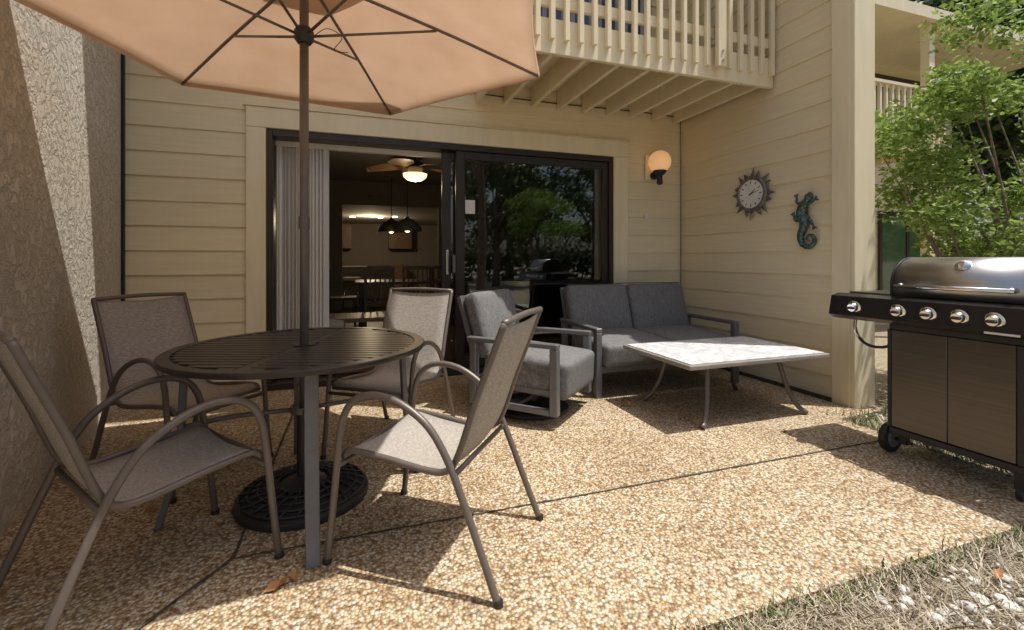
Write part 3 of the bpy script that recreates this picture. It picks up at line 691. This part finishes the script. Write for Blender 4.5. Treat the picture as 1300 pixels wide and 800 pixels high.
# ------------------------------------------------------------------ vegetation
def crown(cx, cy, cz_, rx, ry, rz_, k, seed, cr=.35):
    r = random.Random(seed); out = []
    while len(out) < k:
        x, y, z = (r.uniform(-1, 1) for _ in range(3)); d = x * x + y * y + z * z
        if d > 1 or d < .12: continue
        s = r.uniform(.6, 1.15) * cr; out.append((cx + x * rx, cy + y * ry, cz_ + z * rz_, s * 1.15, s, s * .75))
    return out
SB = grp('bush', (5.3, 2.35, 0))
cl = crown(0, 0, 2.1, 1.25, 1.0, 1.15, 52, 5, .31)
leaves('foliage', cl, 22000, .056, M_bush, SB, 2, .6, .5)
br = []
rb = random.Random(9)
for c in cl[:26]:
    t = Vector(c[:3]); st = Vector((.1, -.05, .0)); mid = st.lerp(t, .5) + Vector((rb.uniform(-.15, .15), rb.uniform(-.15, .15), .15))
    br.append(([st, st.lerp(mid, .5) + Vector((0, 0, .1)), mid, t], [.028, .02, .013, .005]))
tubes('branches', br, M_bark, SB, 7, 4)
LS = grp('shrub', (4.7, 2.0, 0))
leaves('foliage', crown(0, 0, .45, .7, .5, .35, 14, 8, .25), 4000, .05, M_tree, LS, 4, .6, .45)
tubes('stems', [([(0, 0, -.03), (rb.uniform(-.4, .4), rb.uniform(-.3, .3), .5)], [.012, .005]) for _ in range(8)], M_bark, LS, 6, 1)

def tree_mesh(seed, h=8, r=3.0, n=7000, size=.25):
    cl = crown(0, 0, h * .62, r, r, h * .38, 34, seed, r * .34)
    G_ = grp('tree', (0, 0, 0))
    f = leaves('foliage', cl, n, size, M_tree, G_, seed, .55, .6)
    rb = random.Random(seed); L_ = [([(0, 0, -.1), (.05, 0, h * .2), (0, .05, h * .45), (.1, 0, h * .8)], [h * .03, h * .024, h * .018, h * .006])]
    for c in cl[:14]:
        s = Vector((0, 0, h * rb.uniform(.25, .5))); t = Vector(c[:3]); L_.append(([s, s.lerp(t, .5) + Vector((0, 0, .2)), t], [h * .012, h * .008, h * .003]))
    w = tubes('trunk_and_limbs', L_, M_bark, G_, 8, 3)
    return G_, f, w
bases = [tree_mesh(21), tree_mesh(33)]
def place(i, loc, s, rz):
    g0, f, w = bases[i]
    g = grp('tree', loc, rz); g.scale = (s, s, s)
    for o in (f, w):
        c = bpy.data.objects.new(o.name, o.data); c.parent = g; scn.collection.objects.link(c)
bases[0][0].location = (18, 10, 0); bases[0][0].scale = (1.5,) * 3; bases[1][0].location = (15, 14, 0); bases[1][0].scale = (1.5,) * 3
for i, loc, s, rz in [(1, (20, 6.5, 0), 1.4, 40), (0, (25, 11, 0), 1.9, 90), (0, (13.5, 4.0, 0), .6, 10), (1, (12.2, 2.0, 0), .45, 70), (0, (14.5, 11.5, 0), 1.3, 190),
                      (0, (6, -11, 0), .8, 30), (1, (12, -10, 0), .9, 200), (0, (18, -9, 0), .9, 300), (1, (9, -18, 0), 1.2, 100), (0, (15, -18, 0), 1.2, 60)]:
    place(i, loc, s, rz)
HG = grp('reflection_hedge', (10, -16, 0))  # unseen invented hedge, added to darken the bright horizon mirrored in the door glass
leaves('foliage', [(x, 0, 1.0, 1.2, .7, 1.1) for x in range(-12, 13)], 6000, .30, M_tree, HG, 14, .5, .6)
tubes('stems', [([(x, 0, -.05), (x + .2, 0, 1.2)], [.05, .02]) for x in range(-12, 13)], M_bark, HG, 6, 1)
# garden tree beside the lawn
GT = grp('garden_tree', (4.3, -1.2, 0))
cl = crown(0, 0, 2.1, .8, .8, .9, 20, 15, .30)
leaves('foliage', cl, 5000, .07, M_bush, GT, 6, .55, .5)
tubes('stems', [([(0, 0, -.05), (c[0] * .4, c[1] * .4, 1.0), c[:3]], [.03, .02, .006]) for c in cl[:12]], M_bark, GT, 6, 3)
# overhanging tree whose outer limb dapples canopy and near floor
OT = grp('oak_tree', (3.2, -3.2, 0))
oc = [(-2.3, 3.5, 5.0, .45, .4, .2), (-2.9, 3.9, 5.2, .4, .35, .2), (-3.6, 4.3, 5.3, .45, .35, .2), (-1.7, 3.0, 4.9, .3, .3, .2), (-4.3, 4.5, 5.3, .35, .3, .15), (-2.6, 2.9, 5.1, .3, .3, .15)]
leaves('foliage', oc + crown(0, 0, 5.4, 1.3, 1.3, .9, 14, 44, .5), 5200, .10, M_tree, OT, 9, .6, .55)
tubes('trunk_and_limbs', [([(0, 0, -.1), (.05, .1, 1.8), (0, .1, 3.6), (-.1, .2, 5.4)], [.14, .11, .09, .04]), ([(0, .1, 3.2), (-.8, 1.2, 4.3), (-1.9, 2.7, 4.9), (-2.9, 3.8, 5.15), (-4.3, 4.5, 5.3)], [.07, .05, .035, .02, .008]), ([(-1.5, 2.2, 4.7), (-2.2, 2.8, 5.0), (-2.7, 3.0, 5.1)], [.03, .015, .006])], M_bark, OT, 8, 4)

# dry grass strip
rng = np.random.default_rng(5)
def blades(name, xs, ys, n, L0, L1, w, m, flat=.35, z0=-.045, parent=None):
    X = rng.uniform(*xs, n); Y = rng.uniform(*ys, n); A = rng.uniform(0, 2 * math.pi, n); Ls = rng.uniform(L0, L1, n)
    el = np.abs(rng.normal(0, flat, n)) + .08
    dx = np.cos(A) * np.cos(el) * Ls; dy = np.sin(A) * np.cos(el) * Ls; dz = np.sin(np.minimum(el, 1.5)) * Ls
    px = -np.sin(A) * w; py = np.cos(A) * w; Z = z0 + rng.random(n) * .035
    bend = rng.uniform(-.3, .3, n)
    mxx = X + dx * .5 - np.sin(A) * bend * Ls * .4; myy = Y + dy * .5 + np.cos(A) * bend * Ls * .4
    V = np.stack([np.stack([X - px, Y - py, Z], 1), np.stack([X + px, Y + py, Z], 1), np.stack([mxx + px, myy + py, Z + dz * .6], 1), np.stack([X + dx, Y + dy, Z + dz], 1), np.stack([mxx - px, myy - py, Z + dz * .6], 1)], 1).reshape(-1, 3)
    me = bpy.data.meshes.new(name); me.vertices.add(n * 5); me.vertices.foreach_set('co', V.ravel()); me.loops.add(n * 5); me.loops.foreach_set('vertex_index', np.arange(n * 5))
    me.polygons.add(n); me.polygons.foreach_set('loop_start', np.arange(n) * 5); me.polygons.foreach_set('loop_total', np.full(n, 5)); me.update(); me.validate(); me.materials.append(m)
    o = bpy.data.objects.new(name, me); o.parent = parent; scn.collection.objects.link(o); return o
GR = grp('dry_grass', (0, 0, 0))
blades('near_blades', (.6, 4.2), (.55, 1.13), 17000, .04, .13, .0016, M_straw, .3, parent=GR)
blades('side_blades', (3.33, 7), (.8, 2.4), 9000, .04, .12, .0025, M_straw, .35, parent=GR)
blades('edge_blades', (.9, 3.3), (1.11, 1.165), 2000, .02, .06, .0018, M_straw, .7, parent=GR)
GG = grp('green_grass', (0, 0, 0))
blades('edge_green', (.9, 3.5), (1.10, 1.17), 520, .03, .075, .0024, M_green, 1.0, parent=GG)
blades('edge_right', (3.25, 3.5), (1.2, 2.45), 700, .03, .10, .0022, M_green, 1.0, parent=GG)
blades('joint_green', (.4, 3.2), (1.985, 2.005), 160, .01, .03, .0015, M_green, .8, z0=-.02, parent=GG)
blades('wild', (3.4, 6.5), (1.0, 2.4), 1600, .05, .14, .003, M_green, 1.0, parent=GG)
def rocks(name, pts, m):
    V = []; F = []; rr = random.Random(12)
    import bmesh
    bm = bmesh.new(); bmesh.ops.create_icosphere(bm, subdivisions=2, radius=1); sv = [v.co.copy() for v in bm.verts]; sf = [[v.index for v in f.verts] for f in bm.faces]; bm.free()
    for x, y, s in pts:
        a = rr.uniform(0, 6.28); sx, sy, sz = s * rr.uniform(.8, 1.3), s * rr.uniform(.6, 1), s * rr.uniform(.4, .6); n0 = len(V); ph = rr.uniform(0, 9)
        for c in sv:
            k = 1 + .12 * math.sin(3 * c.x + ph) * math.cos(4 * c.y + ph)
            u = Vector((c.x * sx * k, c.y * sy * k, c.z * sz * k)); V.append((x + u.x * math.cos(a) - u.y * math.sin(a), y + u.x * math.sin(a) + u.y * math.cos(a), -.012 + u.z))
        F += [tuple(i + n0 for i in f) for f in sf]
    return mk(name, V, F, m, None, True)
rr = random.Random(2)
pts = [(rr.gauss(1.97, .16), rr.gauss(.94, .06), rr.uniform(.010, .026)) for _ in range(46)] + [(rr.uniform(1.0, 3.2), rr.uniform(.7, 1.1), rr.uniform(.006, .018)) for _ in range(60)] + [(rr.uniform(3.35, 5), rr.uniform(1.2, 2.45), rr.uniform(.01, .03)) for _ in range(150)]
rocks('pebbles', pts, M_pebb)
V = []; F = []
lv = [(-.27, 1.77, .045, .4), (-.22, 1.80, .03, 2), (2.02, 3.10, .04, 1), (1.98, 3.12, .03, .1), (2.6, 1.02, .05, .7), (2.75, 1.0, .04, 2), (-.9, 2.5, .035, 1), (2.7, 2.3, .02, 1.5), (2.2, 1.0, .03, .3), (.9, 2.7, .015, 2)]
lv += [(rr.uniform(-.8, 3.2), rr.uniform(1.2, 3.2), rr.uniform(.004, .010), rr.uniform(0, 6)) for _ in range(60)]
for x, y, s, a in lv:
    n0 = len(V)
    for r, t, z in ((-1, 0, .004), (-.3, .42, .02), (.4, .35, .012), (1, 0, .03), (.4, -.35, .018), (-.3, -.42, .008)):
        V.append((x + s * (r * math.cos(a) - t * math.sin(a)), y + s * (r * math.sin(a) + t * math.cos(a)), z * min(1, s * 22) + .004))
    V.append((x, y, .006)); F += [(n0 + i, n0 + (i + 1) % 6, n0 + 6) for i in range(6)]
mk('fallen_leaves', V, F, M_dead)

# ------------------------------------------------------------------ light
sd = Vector((.29, -.17, 1)).normalized()
W = bpy.data.worlds.new('World'); scn.world = W; W.use_nodes = True; nt = W.node_tree
sky = nt.nodes.new('ShaderNodeTexSky'); sky.sky_type = 'NISHITA'; sky.sun_disc = False
sky.sun_elevation = math.asin(sd.z); sky.sun_rotation = math.atan2(sd.x, sd.y); sky.altitude = 0; sky.air_density = 1; sky.dust_density = 4
nt.links.new(sky.outputs[0], nt.nodes['Background'].inputs[0]); nt.nodes['Background'].inputs[1].default_value = .15
sl = bpy.data.lights.new('sun', 'SUN'); sl.energy = 5; sl.angle = R(.5); sl.color = (1, .965, .90)
so = bpy.data.objects.new('sun', sl); so.rotation_euler = (-sd).to_track_quat('-Z', 'Y').to_euler(); so.location = (5, -3, 9); scn.collection.objects.link(so)
def pl(name, loc, e, c, r=.06):
    l = bpy.data.lights.new(name, 'POINT'); l.energy = e; l.color = c; l.shadow_soft_size = r; o = bpy.data.objects.new(name, l); o.location = loc; scn.collection.objects.link(o)
pl('fan_light', (.72, 6.2, 2.12), 10, (1, .75, .45))
pl('kitchen_light', (.3, 12.3, 2.1), 45, (1, .78, .5))

# ------------------------------------------------------------------ camera
cd = bpy.data.cameras.new('camera'); cd.lens = 16.0; cd.sensor_width = 36; cd.shift_y = -70 / 1300; cd.clip_end = 1000; cd.clip_start = .02
co = bpy.data.objects.new('camera', cd); co.location = (0, 0, 1.15); co.rotation_euler = (R(90), 0, R(-18.65)); scn.collection.objects.link(co); scn.camera = co
